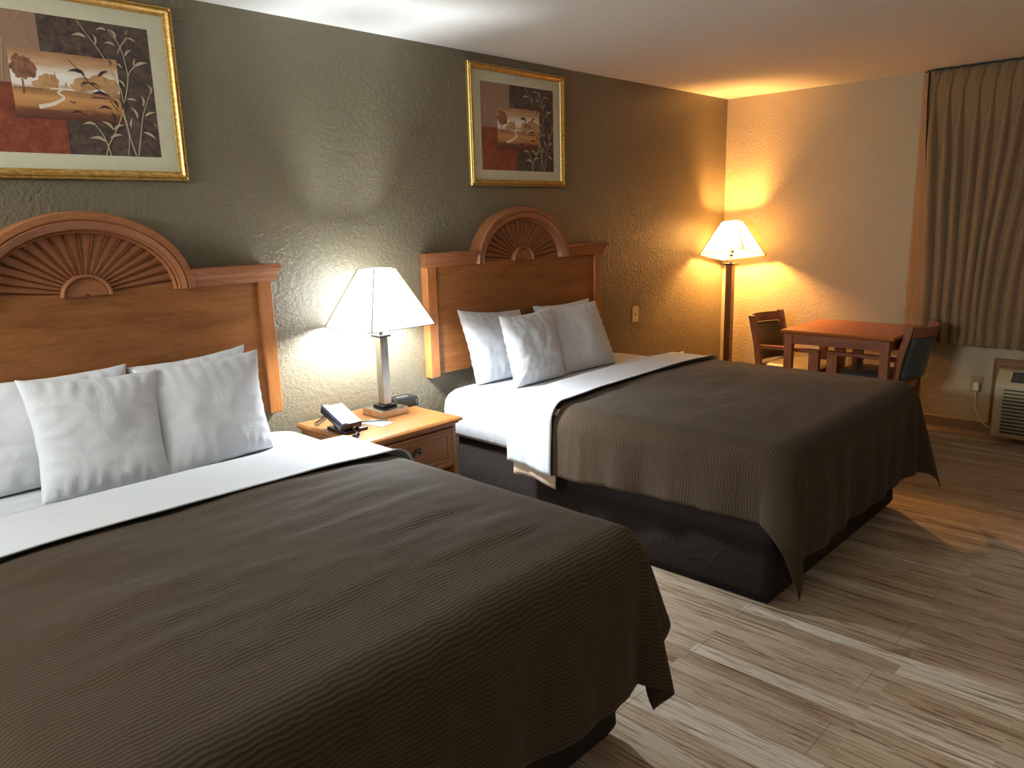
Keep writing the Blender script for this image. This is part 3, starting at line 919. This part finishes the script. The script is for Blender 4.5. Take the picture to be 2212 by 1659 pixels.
# alarm clock
t = thing('alarm_clock', (1.765, -.165, NZ), 'small black alarm clock behind the table lamp on the nightstand', 'clock')
MC = Matrix.Translation((1.765, -.150, NZ)) @ Matrix.Rotation(R(-7), 4, 'Z')
g = B()
pr = [(-.050, .004), (-.046, .0), (.045, .0), (.050, .006), (.050, .040), (.044, .047), (-.036, .049), (-.044, .046), (-.052, .036)]
t2 = B(); prism(t2, pr, 'x', -.066, .066, bev=.0015); t2.transform(MC); merge(g, t2)
body = obj('body', g, 'black_plastic', t)
g = B(); box(g, -.045, .045, -.0535, -.051, .008, .036, .001, 1, MC); obj('display', g, 'unit_dark', body)
for i in range(7):
    g = B(); box(g, -.034+i*.0095, -.028+i*.0095, -.012, -.004, .0478, .0500, 0, 1, MC); obj('button', g, 'label_white', body)
for i in range(3):
    for sx in (-.057, .055):
        g = B(); box(g, sx-.002, sx+.002, -.0530, -.0510, .012+i*.009, .016+i*.009, 0, 1, MC); obj('indicator_mark', g, 'label_white', body)

# notepad and pen
MP = Matrix.Translation((1.47, -.335, NZ)) @ Matrix.Rotation(R(12), 4, 'Z')
g = B(); box(g, -.040, .040, -.066, .066, 0, .003, .0005, 1, MP); o = obj('notepad', g, 'paper'); tag(o, 'small white notepad lying in front of the table lamp', 'notepad')
t = thing('pen', (1.475, -.30, NZ+.003), 'thin silver pen lying on the white notepad', 'pen')
g = B(); tube(g, [(1.405, -.245, NZ+.0066), (1.525, -.345, NZ+.0066)], .0035, 10); obj('barrel', g, 'louver_grey', t)
g = B(); tube(g, [(1.525, -.345, NZ+.0066), (1.534, -.3525, NZ+.006)], [.0034, .0008], 10); obj('tip', g, 'chrome', t)
g = B(); tube(g, [(1.398, -.2392, NZ+.0066), (1.405, -.245, NZ+.0066)], .0022, 8); obj('push_button', g, 'chrome', t)

# ------------------------------------------------------------------ framed prints
STEMS = [[(0.593, 0.01), (0.645, 0.109), (0.691, 0.193), (0.731, 0.291), (0.771, 0.412), (0.8, 0.513), (0.789, 0.664), (0.739, 0.806), (0.689, 0.912), (0.664, 0.997)], [(0.762, 0.039), (0.802, 0.113), (0.829, 0.189), (0.844, 0.302), (0.848, 0.394), (0.822, 0.534), (0.796, 0.629), (0.809, 0.755), (0.819, 0.86), (0.842, 0.994)], [(0.989, 0.451), (0.945, 0.571), (0.909, 0.691), (0.882, 0.845), (0.856, 0.993)], [(0.609, 0.75), (0.645, 0.811), (0.669, 0.878), (0.692, 0.996)], [(0.795, 0.995), (0.811, 0.86), (0.806, 0.767), (0.793, 0.675)], [(0.848, 0.382), (0.869, 0.334), (0.898, 0.297)], [(0.804, 0.215), (0.829, 0.155), (0.872, 0.082)]]
DSTEMS = [[(0.516, 0.301), (0.581, 0.39), (0.62, 0.459), (0.687, 0.522)], [(0.715, 0.52), (0.734, 0.598), (0.768, 0.654)]]
BSTEMS = [[(0.065, 0.505), (0.061, 0.401), (0.057, 0.317), (0.047, 0.233), (0.038, 0.15)], [(0.15, 0.498), (0.148, 0.414), (0.142, 0.329), (0.147, 0.243), (0.127, 0.16), (0.047, 0.033)], [(0.166, 0.497), (0.173, 0.39), (0.186, 0.281), (0.2, 0.194), (0.252, 0.102), (0.291, 0.011)], [(0.187, 0.238), (0.184, 0.132), (0.182, 0.026)], [(0.058, 0.295), (0.072, 0.209), (0.078, 0.124)], [(0.312, 0.225), (0.306, 0.182)], [(0.026, 0.479), (0.033, 0.425)]]
LIGHT = [[(0.638, 0.127), (0.552, 0.126)], [(0.678, 0.172), (0.673, 0.089)], [(0.755, 0.051), (0.693, 0.061)], [(0.795, 0.159), (0.73, 0.15)], [(0.805, 0.107), (0.768, 0.038)], [(0.872, 0.088), (0.921, 0.111)], [(0.869, 0.065), (0.879, 0.03)], [(0.842, 0.228), (0.892, 0.173)], [(0.895, 0.297), (0.981, 0.262)], [(0.895, 0.297), (0.906, 0.233)], [(0.821, 0.322), (0.772, 0.292)], [(0.823, 0.465), (0.778, 0.411)], [(0.982, 0.498), (0.957, 0.425)], [(0.825, 0.557), (0.888, 0.564)], [(0.917, 0.603), (0.913, 0.51)], [(0.877, 0.705), (0.838, 0.614)], [(0.923, 0.678), (0.995, 0.644)], [(0.83, 0.777), (0.849, 0.695)], [(0.725, 0.806), (0.657, 0.741)], [(0.722, 0.801), (0.795, 0.756)], [(0.627, 0.772), (0.548, 0.776)], [(0.696, 0.866), (0.777, 0.836)], [(0.675, 0.899), (0.576, 0.877)], [(0.905, 0.803), (0.979, 0.861)], [(0.973, 0.734), (0.997, 0.762)]]
DARK = [[(0.715, 0.27), (0.65, 0.274)], [(0.756, 0.313), (0.74, 0.261)], [(0.597, 0.411), (0.539, 0.364)], [(0.581, 0.395), (0.506, 0.391)], [(0.672, 0.406), (0.737, 0.355)], [(0.618, 0.46), (0.566, 0.489)], [(0.618, 0.46), (0.671, 0.478)], [(0.717, 0.548), (0.623, 0.544)], [(0.768, 0.63), (0.728, 0.564)], [(0.789, 0.641), (0.776, 0.544)], [(0.729, 0.645), (0.649, 0.648)], [(0.511, 0.624), (0.488, 0.603)], [(0.511, 0.624), (0.532, 0.604)], [(0.563, 0.688), (0.49, 0.704)], [(0.732, 0.737), (0.72, 0.657)], [(0.59, 0.711), (0.55, 0.702)]]
PMATS = ['paint_dark', 'paint_pink', 'paint_red', 'paint_land', 'paint_bare', 'paint_leaf', 'paint_dleaf', 'paint_tree', 'paint_bush', 'paint_water']

def picture(fx, label):
    FW, FH, AW, AH = .811, .654, .614, .473
    z1 = 2.389; z0 = z1-FH
    t = thing('framed_picture', (fx+FW/2, 0, z0), label, 'picture', 0, 'matching framed prints over the beds')
    # frame moulding: mitred profile (inset, depth)
    g = B()
    prof = [(0, -.002), (0, -.018), (.003, -.024), (.007, -.024), (.010, -.020), (.014, -.026), (.019, -.027), (.024, -.022), (.028, -.019), (.034, -.018), (.036, -.012), (.036, -.006)]
    rings = []
    for ins, d in prof:
        rings.append([g.verts.new(p) for p in [(fx+ins, d, z0+ins), (fx+FW-ins, d, z0+ins), (fx+FW-ins, d, z1-ins), (fx+ins, d, z1-ins)]])
    for a, c in zip(rings, rings[1:]):
        for i in range(4): g.faces.new([a[i], a[(i+1) % 4], c[(i+1) % 4], c[i]])
    bmesh.ops.recalc_face_normals(g, faces=list(g.faces))
    obj('frame', g, 'gold', t)
    g = B(); box(g, fx+.03, fx+FW-.03, -.010, -.004, z0+.03, z1-.03); mt = obj('mat_board', g, 'mat_board', t)
    ax, az = fx+(FW-AW)/2, z1-(FH-AH)/2-.001
    g = B(); ul = g.loops.layers.uv.new('UVMap')
    lay = [0.0]
    def U(u, v, d): return (ax+u*AW, -.0102-d-lay[0], az-v*AH)
    def poly(pts, m, d, uvr=None):
        lay[0] += 1.2e-6
        vs = [g.verts.new(U(p[0], p[1], d)) for p in pts]
        f = g.faces.new(vs); f.material_index = m
        if f.normal.y > 0 or True:
            f.normal_update()
            if f.normal.y > 0: f.normal_flip()
        for l in f.loops:
            u = (l.vert.co.x-ax)/AW; v = (az-l.vert.co.z)/AH
            if uvr: l[ul].uv = ((u-uvr[0])/(uvr[2]-uvr[0]), 1-(v-uvr[1])/(uvr[3]-uvr[1]))
            else: l[ul].uv = (u, v)
    rect = lambda a, b_, c, d: [(a, b_), (c, b_), (c, d), (a, d)]
    poly(rect(0, 0, 1, 1), 0, .0)
    poly(rect(0, 0, .377, .51), 1, .0003)
    poly(rect(0, .507, .215, 1), 2, .0006); poly(rect(0, .748, .464, 1), 2, .0006)
    LR = (.208, .263, .791, .750)
    poly(rect(*LR), 3, .0009, LR)
    def stroke(pts, w0, w1, m, d):
        n = len(pts)
        # catmull smoothing
        P = []
        for i in range(n-1):
            p0, p1, p2, p3 = pts[max(i-1, 0)], pts[i], pts[i+1], pts[min(i+2, n-1)]
            for s in range(4):
                q = s/4
                P.append(tuple(.5*((2*p1[k])+(-p0[k]+p2[k])*q+(2*p0[k]-5*p1[k]+4*p2[k]-p3[k])*q*q+(-p0[k]+3*p1[k]-3*p2[k]+p3[k])*q**3) for k in (0, 1)))
        P.append(pts[-1])
        L_, R_ = [], []
        for i, p in enumerate(P):
            a, c = P[max(i-1, 0)], P[min(i+1, len(P)-1)]
            dx, dy = (c[0]-a[0])*AW, (c[1]-a[1])*AH; l = math.hypot(dx, dy) or 1
            w = w0+(w1-w0)*i/(len(P)-1)
            L_.append((p[0]-dy/l*w/AW, p[1]+dx/l*w/AH)); R_.append((p[0]+dy/l*w/AW, p[1]-dx/l*w/AH))
        for i in range(len(P)-1): poly([L_[i], L_[i+1], R_[i+1], R_[i]], m, d)
    def leaf(b_, tip, m, d, sgn):
        dx, dy = (tip[0]-b_[0])*AW, (tip[1]-b_[1])*AH; l = math.hypot(dx, dy); nx, ny = -dy/l, dx/l
        A_, C_ = [], []
        for i in range(9):
            q = i/8; w = .17*l*math.sin(math.pi*q**.75)*.8; bow = sgn*.14*l*math.sin(math.pi*q)
            cx_, cy_ = b_[0]*AW+dx*q+nx*bow, b_[1]*AH+dy*q+ny*bow
            A_.append(((cx_+nx*w)/AW, (cy_+ny*w)/AH)); C_.append(((cx_-nx*w*.45)/AW, (cy_-ny*w*.45)/AH))
        for i in range(8):
            if i == 0: poly([A_[0], A_[1], C_[1]], m, d)
            elif i == 7: poly([A_[7], A_[8], C_[7]], m, d)
            else: poly([A_[i], A_[i+1], C_[i+1], C_[i]], m, d)
    def blob(cx_, cy_, rx, ry, m, d, sd, n=22, rough=.25):
        pts = []
        for i in range(n):
            a = 2*math.pi*i/n; k = 1+rough*nz(math.cos(a)*2+sd, math.sin(a)*2, sd)
            pts.append((cx_+rx*k*math.cos(a), cy_+ry*k*math.sin(a)))
        poly(pts, m, d)
    # landscape details
    for (a, c, rx, ry) in ((.40, .475, .055, .055), (.36, .50, .05, .03), (.60, .47, .07, .05), (.68, .45, .07, .055), (.74, .47, .05, .06), (.56, .50, .05, .03)):
        blob(a, c, rx, ry, 8, .0011, a*10)
    blob(.434, .46, .008, .05, 8, .0012, 3); blob(.49, .49, .006, .02, 8, .0012, 5)
    river = [(.47, .525), (.44, .55), (.47, .585), (.43, .62), (.40, .64), (.33, .665)]
    stroke(river, .003, .007, 9, .0012); stroke([(.40, .527), (.47, .522), (.53, .526)], .003, .003, 9, .0013)
    poly(rect(.212, .53, .36, .538), 7, .0012)
    poly(rect(.62, .555, .72, .572), 7, .0012)
    for sd, (a, c, r_) in enumerate([(.262, .36, .042), (.235, .40, .03), (.30, .40, .04), (.27, .42, .045), (.315, .43, .025), (.25, .33, .02), (.29, .35, .03)]):
        blob(a, c, r_, r_*1.25, 7, .0013, sd*2.3, 18, .5)
    stroke([(.262, .43), (.264, .50), (.262, .575)], .0022, .0032, 7, .0014)
    for s in BSTEMS: stroke(s, .0016, .0007, 4, .0008)
    for s in STEMS: stroke(s, .0013, .0024, 5, .0018)
    for s in DSTEMS: stroke(s, .0009, .0016, 6, .0016)
    for i, (a, c) in enumerate(LIGHT): leaf(a, c, 5, .0020, 1 if c[0] < a[0] else -1)
    for i, (a, c) in enumerate(DARK): leaf(a, c, 6, .0017, 1 if c[0] < a[0] else -1)
    obj('print', g, PMATS, t)
    return t
picture(3.247-.811-2.397, 'gold-framed leaf and landscape print over the nearer bed, cut by the left edge')
picture(3.247-.811, 'gold-framed leaf and landscape print hanging over the far bed')

# ------------------------------------------------------------------ wall plates
def plate(name, p0, p1, axis, label, mat, hole):
    g = B()
    if axis == 'y': box(g, p0[0], p1[0], -.006, 0.0, p0[1], p1[1], .002)
    else: box(g, X1-.006, X1, p0[0], p1[0], p0[1], p1[1], .002)
    t = thing(name, ((p0[0]+p1[0])/2, 0, p0[1]) if axis == 'y' else (X1, (p0[0]+p1[0])/2, p0[1]), label, 'wall plate')
    pl = obj('cover_plate', g, mat, t)
    for (kind, dz) in hole:
        cz = (p0[1]+p1[1])/2+dz; cc = (p0[0]+p1[0])/2
        g = B()
        if kind == 'jack':
            tube(g, [(cc, -.0062, cz), (cc, -.010, cz)], .005, 10)
            obj('jack', g, 'near_black', t)
        elif kind == 'socket':
            if axis == 'y': box(g, cc-.017, cc+.017, -.009, -.006, cz-.014, cz+.014, .003)
            else: box(g, X1-.009, X1-.006, cc-.017, cc+.017, cz-.014, cz+.014, .003)
            obj('socket', g, mat, t)
    return t
plate('phone_jack', (4.008, .790), (4.082, .903), 'y', 'ivory wall jack plate to the right of the far bed headboard', 'plate_ivory', [('jack', 0)])
plate('wall_outlet', (4.655, .362), (4.725, .476), 'y', 'ivory outlet plate low on the wall, just above the far bed', 'plate_ivory', [('socket', .028), ('socket', -.028)])
plate('wall_outlet', (-1.980, .300), (-1.908, .412), 'x', 'tan outlet plate beside the air conditioner, white plug in it', 'plate_tan', [('socket', .028), ('socket', -.028)])

# ------------------------------------------------------------------ air conditioner under the window
t = thing('air_conditioner', (5.2, -2.6, .05), 'beige through-wall air conditioner below the curtain', 'air conditioner')
AY0, AY1 = -3.16, -2.092
g = B()
pr = [(X1, .065), (5.125, .055), (5.112, .075), (5.105, .40), (5.118, .43), (5.178, .492), (5.20, .500), (X1, .500)]
prism(g, pr, 'y', AY0, AY1, bev=.010); body = obj('housing', g, 'unit_beige', t)
g = B()
for i in range(13):
    z = .095+i*.0235
    box(g, 5.098, 5.112, AY0+.05, AY1-.055, z, z+.0065)
obj('intake_grille', g, 'unit_dark', body)
# outlet recess with louvres on the sloped top
MS = Matrix.Translation((5.148, 0, .461)) @ Matrix.Rotation(math.atan2(.062, .060)*-1, 4, 'Y')
g = B(); box(g, -.040, .040, AY0+.08, AY1-.085, -.004, .0035, .003, 2, MS); obj('outlet_recess', g, 'unit_dark', body)
g = B()
for i in range(5):
    x = -.030+i*.015
    box(g, x-.002, x+.0035, AY0+.09, AY1-.092, .000, .009, .001, 1, MS)
obj('louvers', g, 'louver_grey', body)
# wood frame round the wall sleeve
g = B()
def fr(y0, y1, z0, z1): box(g, X1-.020, X1-.0, y0, y1, z0, z1, .003); 
fr(-3.25, -2.035, .500, .548); fr(-2.086, -2.035, .10, .505); fr(-3.25, -3.20, .10, .505)
box(g, X1-.028, X1-.018, -3.25, -2.037, .534, .546, .003); box(g, X1-.028, X1-.018, -2.050, -2.037, .10, .54, .003)
tag(obj('trim_1', g, 'trim_oak'), kind='structure')
# plug and cord
t = thing('power_cord', (X1, -1.95, .30), 'white plug and cord running from the wall outlet to the air conditioner', 'cord')
g = B(); box(g, X1-.045, X1-.0095, -1.968, -1.930, .312, .372, .007, 3); obj('plug', g, 'plug_white', t)
g = B(); tube(g, [(X1-.03, -1.95, .315), (X1-.03, -1.951, .27), (X1-.032, -1.955, .20), (X1-.045, -1.985, .135), (X1-.075, -2.03, .095), (X1-.11, -2.089, .085)], .0045, 10); obj('cable', g, 'plug_white', t)

# ------------------------------------------------------------------ curtain
def curtain():
    ytop, ybot = -1.458, -1.452
    t = thing('curtain', (5.22, -2.3, .63), 'tan pleated curtain hanging on the window wall behind the table', 'curtain')
    YR = -3.42; z1, z0 = 2.425, .632
    pl = [-1.541 - .0855*i for i in range(22)]
    bot = [-1.60, -1.672, -1.735, -1.80, -1.856, -1.905, -1.95, -2.015, -2.09, -2.17]
    while len(bot) < len(pl): bot.append(bot[-1]-.0835)
    NYg, NZg = 760, 60
    amp = [.75+.5*abs(nz(i*2.9, 4.4)) for i in range(len(pl))]
    def depth(y, z):
        q = (z1-z)/(z1-z0)                   # 0 top .. 1 bottom
        hq = (z1-z)/.105                     # heading
        d = 0
        for i in range(len(pl)):
            yc = pl[i] + (bot[i]-pl[i])*smooth01(q*1.1)
            yc += .006*nz(i*3.1, q*2.5)
            if abs(y-yc) > .09: continue
            if hq < 1:                       # pinch heading: three fingers fanning out to the top
                fan = 1-hq
                for k in (-1, 0, 1):
                    cc = yc + k*(.003+.015*fan)
                    d = max(d, (.022+.020*fan)*math.exp(-abs((y-cc)/(.0058+.002*fan))**2))
            else:
                g_ = smooth01((hq-1)/4.0)
                w = (.008 + .019*g_)*(1+.3*nz(i*7.7, q*2))
                a_ = min(.062, (.024 + .044*g_)*amp[i])
                d = max(d, a_*math.exp(-abs((y-yc)/w)**2.6))
        d += .004*nz(y*20, z*2.5)*min(1, q*3)
        return d
    def ystart(z):
        q = (z1-z)/(z1-z0)
        return -1.500 - .070*smooth01(q*1.3)
    def fn(a, b_):
        z = z1+(z0-z1)*b_
        ys = ystart(z); y = ys + (YR-ys)*a
        zz = z + (.004*nz(y*14, 2) if b_ > .985 else 0)
        return Vector((5.258 - depth(y, z), y + .004*nz(y*9, z*3), zz))
    g = grid(NYg, NZg, fn, lambda a, b_: (a*1.96, b_*1.8))
    o = obj('drape', g, 'curtain', t)
    md = o.modifiers.new('s', 'SOLIDIFY'); md.thickness = .003
    # side hem slanting back to the wall at the left edge
    def f2(a, b_):
        z = z1 - .004 + (z0+.02-z1)*b_
        ys = ystart(z)
        x = 5.312 + (5.222-5.312)*a**.8
        y = -1.452 + (ys-.006+1.452)*a
        rip = (.5+.5*b_)*.010*math.sin(a*5+z*1.2+2*nz(z*1.3, 1.0)) + .010*b_*nz(a*3, z*6)
        return Vector((x - abs(rip)*math.sin(a*math.pi), y, z))
    g = grid(16, 70, f2, lambda a, b_: (a*.14, b_*1.8))
    o = obj('side_hem', g, 'curtain', t)
    md = o.modifiers.new('s', 'SOLIDIFY'); md.thickness = .003
    g = B(); box(g, 5.262, 5.30, YR, -1.47, 2.405, 2.432, .002); obj('track', g, 'black_metal', t)
curtain()

# ------------------------------------------------------------------ dining table
TX0, TX1, TY0, TY1, TZ = 4.505, 5.188, -1.640, -.892, .750
t = thing('table', ((TX0+TX1)/2, (TY0+TY1)/2, 0), 'square reddish wooden table in the corner by the curtain', 'table')
g = B(); rings = []
for ins, z in [(.020, .722), (.006, .727), (.001, .733), (.0, .740), (.003, .745), (.010, TZ)]:
    rings.append([g.verts.new(p) for p in [(TX0+ins, TY0+ins, z), (TX1-ins, TY0+ins, z), (TX1-ins, TY1-ins, z), (TX0+ins, TY1-ins, z)]])
for a, c in zip(rings, rings[1:]):
    for i in range(4): g.faces.new([a[i], a[(i+1) % 4], c[(i+1) % 4], c[i]])
g.faces.new(list(reversed(rings[0]))); g.faces.new(rings[-1])
obj('tabletop', g, 'cherry_top', t)
for sx in (0, 1):
    for sy in (0, 1):
        x = TX0+.013 if sx == 0 else TX1-.013-.045; y = TY0+.030 if sy == 0 else TY1-.030-.055
        g = B(); box(g, x, x+.045, y, y+.055, 0, .722, .003); obj('leg', g, 'cherry', t)
g = B()
box(g, TX0+.020, TX0+.038, TY0+.085, TY1-.085, .655, .722); box(g, TX1-.038, TX1-.020, TY0+.085, TY1-.085, .655, .722)
box(g, TX0+.058, TX1-.058, TY0+.036, TY0+.054, .655, .722); box(g, TX0+.058, TX1-.058, TY1-.054, TY1-.036, .655, .722)
ap = obj('apron', g, 'cherry_rail', t)
g = B()
for i in range(7): box(g, TX0+.0194, TX0+.0202, TY0+.095+i*.022, TY0+.101+i*.022, .690, .696)
obj('peg_holes', g, 'near_black', ap)

# ------------------------------------------------------------------ arm chairs
def chair(loc, rz, label, seatmat, backmat):
    """local: faces +y, origin on the floor below the middle of the seat"""
    t = thing('armchair', loc, label, 'chair', rz, 'wooden arm chairs at the table')
    hw = .225; yb, yfr = -.205, .205
    # back posts, leaning
    for s in (-1, 1):
        g = B()
        pts = [(s*hw, yb-.02, 0), (s*hw, yb, .25), (s*hw, yb, .45), (s*hw, yb-.020, .60), (s*hw, yb-.070, .81)]
        w, d = .030, .042
        rr = []
        for p in pts:
            rr.append([g.verts.new((p[0]+a*w/2, p[1]+c*d/2, p[2])) for a, c in ((-1, -1), (1, -1), (1, 1), (-1, 1))])
        for a, c in zip(rr, rr[1:]):
            for j in range(4): g.faces.new([a[j], a[(j+1) % 4], c[(j+1) % 4], c[j]])
        g.faces.new(list(reversed(rr[0]))); g.faces.new(rr[-1])
        obj('back_post', g, 'cherry', t, local=True)
        g = B(); box(g, s*hw-.021, s*hw+.021, yfr-.035, yfr+.035, 0, .580, .003); obj('front_leg', g, 'cherry', t, local=True)
        g = B(); sweep_rect(g, [(s*hw, yb-.015, .588), (s*hw, yb+.12, .592), (s*hw, .05, .594), (s*hw, yfr+.037, .592)], .046, .024); obj('armrest', g, 'cherry_rail', t, local=True)
    # curved top rail
    g = B()
    N = 14
    def rail(z0_, z1_, yo, dep, th):
        rr = []
        for i in range(N+1):
            q = i/N; x = -hw+.012+(2*hw-.024)*q; y = yo - dep*math.sin(math.pi*q)
            l0, l1 = -.33*(z0_-.60), -.33*(z1_-.60)
            rr.append([g.verts.new(p) for p in [(x, y+l0-th/2, z0_), (x, y+l0+th/2, z0_), (x, y+l1+th/2, z1_), (x, y+l1-th/2, z1_)]])
        for a, c in zip(rr, rr[1:]):
            for j in range(4): g.faces.new([a[j], c[j], c[(j+1) % 4], a[(j+1) % 4]]).smooth = False
        g.faces.new(rr[0]); g.faces.new(list(reversed(rr[-1])))
    rail(.735, .800, yb-.022, .080, .022)
    bmesh.ops.recalc_face_normals(g, faces=list(g.faces))
    obj('top_rail', g, 'cherry_rail', t, local=True)
    # upholstered back panel
    def fb(side):
        def f(a, b_):
            q = .06+.88*a; x = -hw+2*hw*q; z = .455+.275*b_
            y = yb-.022 - .072*math.sin(math.pi*q) + -.33*(z-.60)*(1 if z > .60 else .3)
            e = (max(0, 1-(2*a-1)**2))**.4*(max(0, 1-(2*b_-1)**2))**.4
            return Vector((x, y + side*(.010+.014*e), z))
        return f
    g = grid(18, 14, fb(1)); g2 = grid(18, 14, fb(-1)); merge(g, g2)
    bmesh.ops.recalc_face_normals(g, faces=list(g.faces))
    bd = [e for e in g.edges if len(e.link_faces) == 1]
    try: bmesh.ops.bridge_loops(g, edges=bd)
    except Exception: pass
    for f in g.faces: f.smooth = True
    obj('back_panel', g, backmat, t, local=True)
    # seat
    g = B()
    levels = [(.400, .0), (.415, -.008), (.440, -.010), (.455, .004), (.466, .03), (.472, .08), (.475, .16)]
    rings = []
    for z, ins in levels:
        pts = []
        X, Y, r_ = hw-.026-ins, .215-ins, max(.02, .07-ins*.3)
        for k in range(4):
            sx, sy = ((1, 1), (-1, 1), (-1, -1), (1, -1))[k]
            for j in range(7):
                th = math.pi/2*(k+j/6); pts.append((sx*(X-r_)+r_*math.cos(th), (.004)+sy*(Y-r_)+r_*math.sin(th), z))
        rings.append([g.verts.new(p) for p in pts])
    for a, c in zip(rings, rings[1:]):
        m = len(a)
        for i in range(m): g.faces.new([a[i], a[(i+1) % m], c[(i+1) % m], c[i]]).smooth = True
    g.faces.new(list(reversed(rings[0]))); g.faces.new(rings[-1])
    obj('seat', g, seatmat, t, local=True)
    g = B(); box(g, -hw+.015, hw-.015, yfr-.012, yfr+.012, .350, .402); box(g, -hw+.015, hw-.015, yb-.01, yb+.012, .350, .402)
    for s in (-1, 1): box(g, s*hw-.010, s*hw+.010, yb+.01, yfr-.03, .350, .402)
    obj('seat_rail', g, 'cherry_rail', t, local=True)
# back chair faces -y ; near chair faces +y
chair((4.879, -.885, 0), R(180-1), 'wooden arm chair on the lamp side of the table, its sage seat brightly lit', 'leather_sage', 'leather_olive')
chair((4.879, -1.419, 0), R(-1), 'wooden arm chair with its back to the camera, in front of the curtain', 'leather_slate', 'leather_slate')
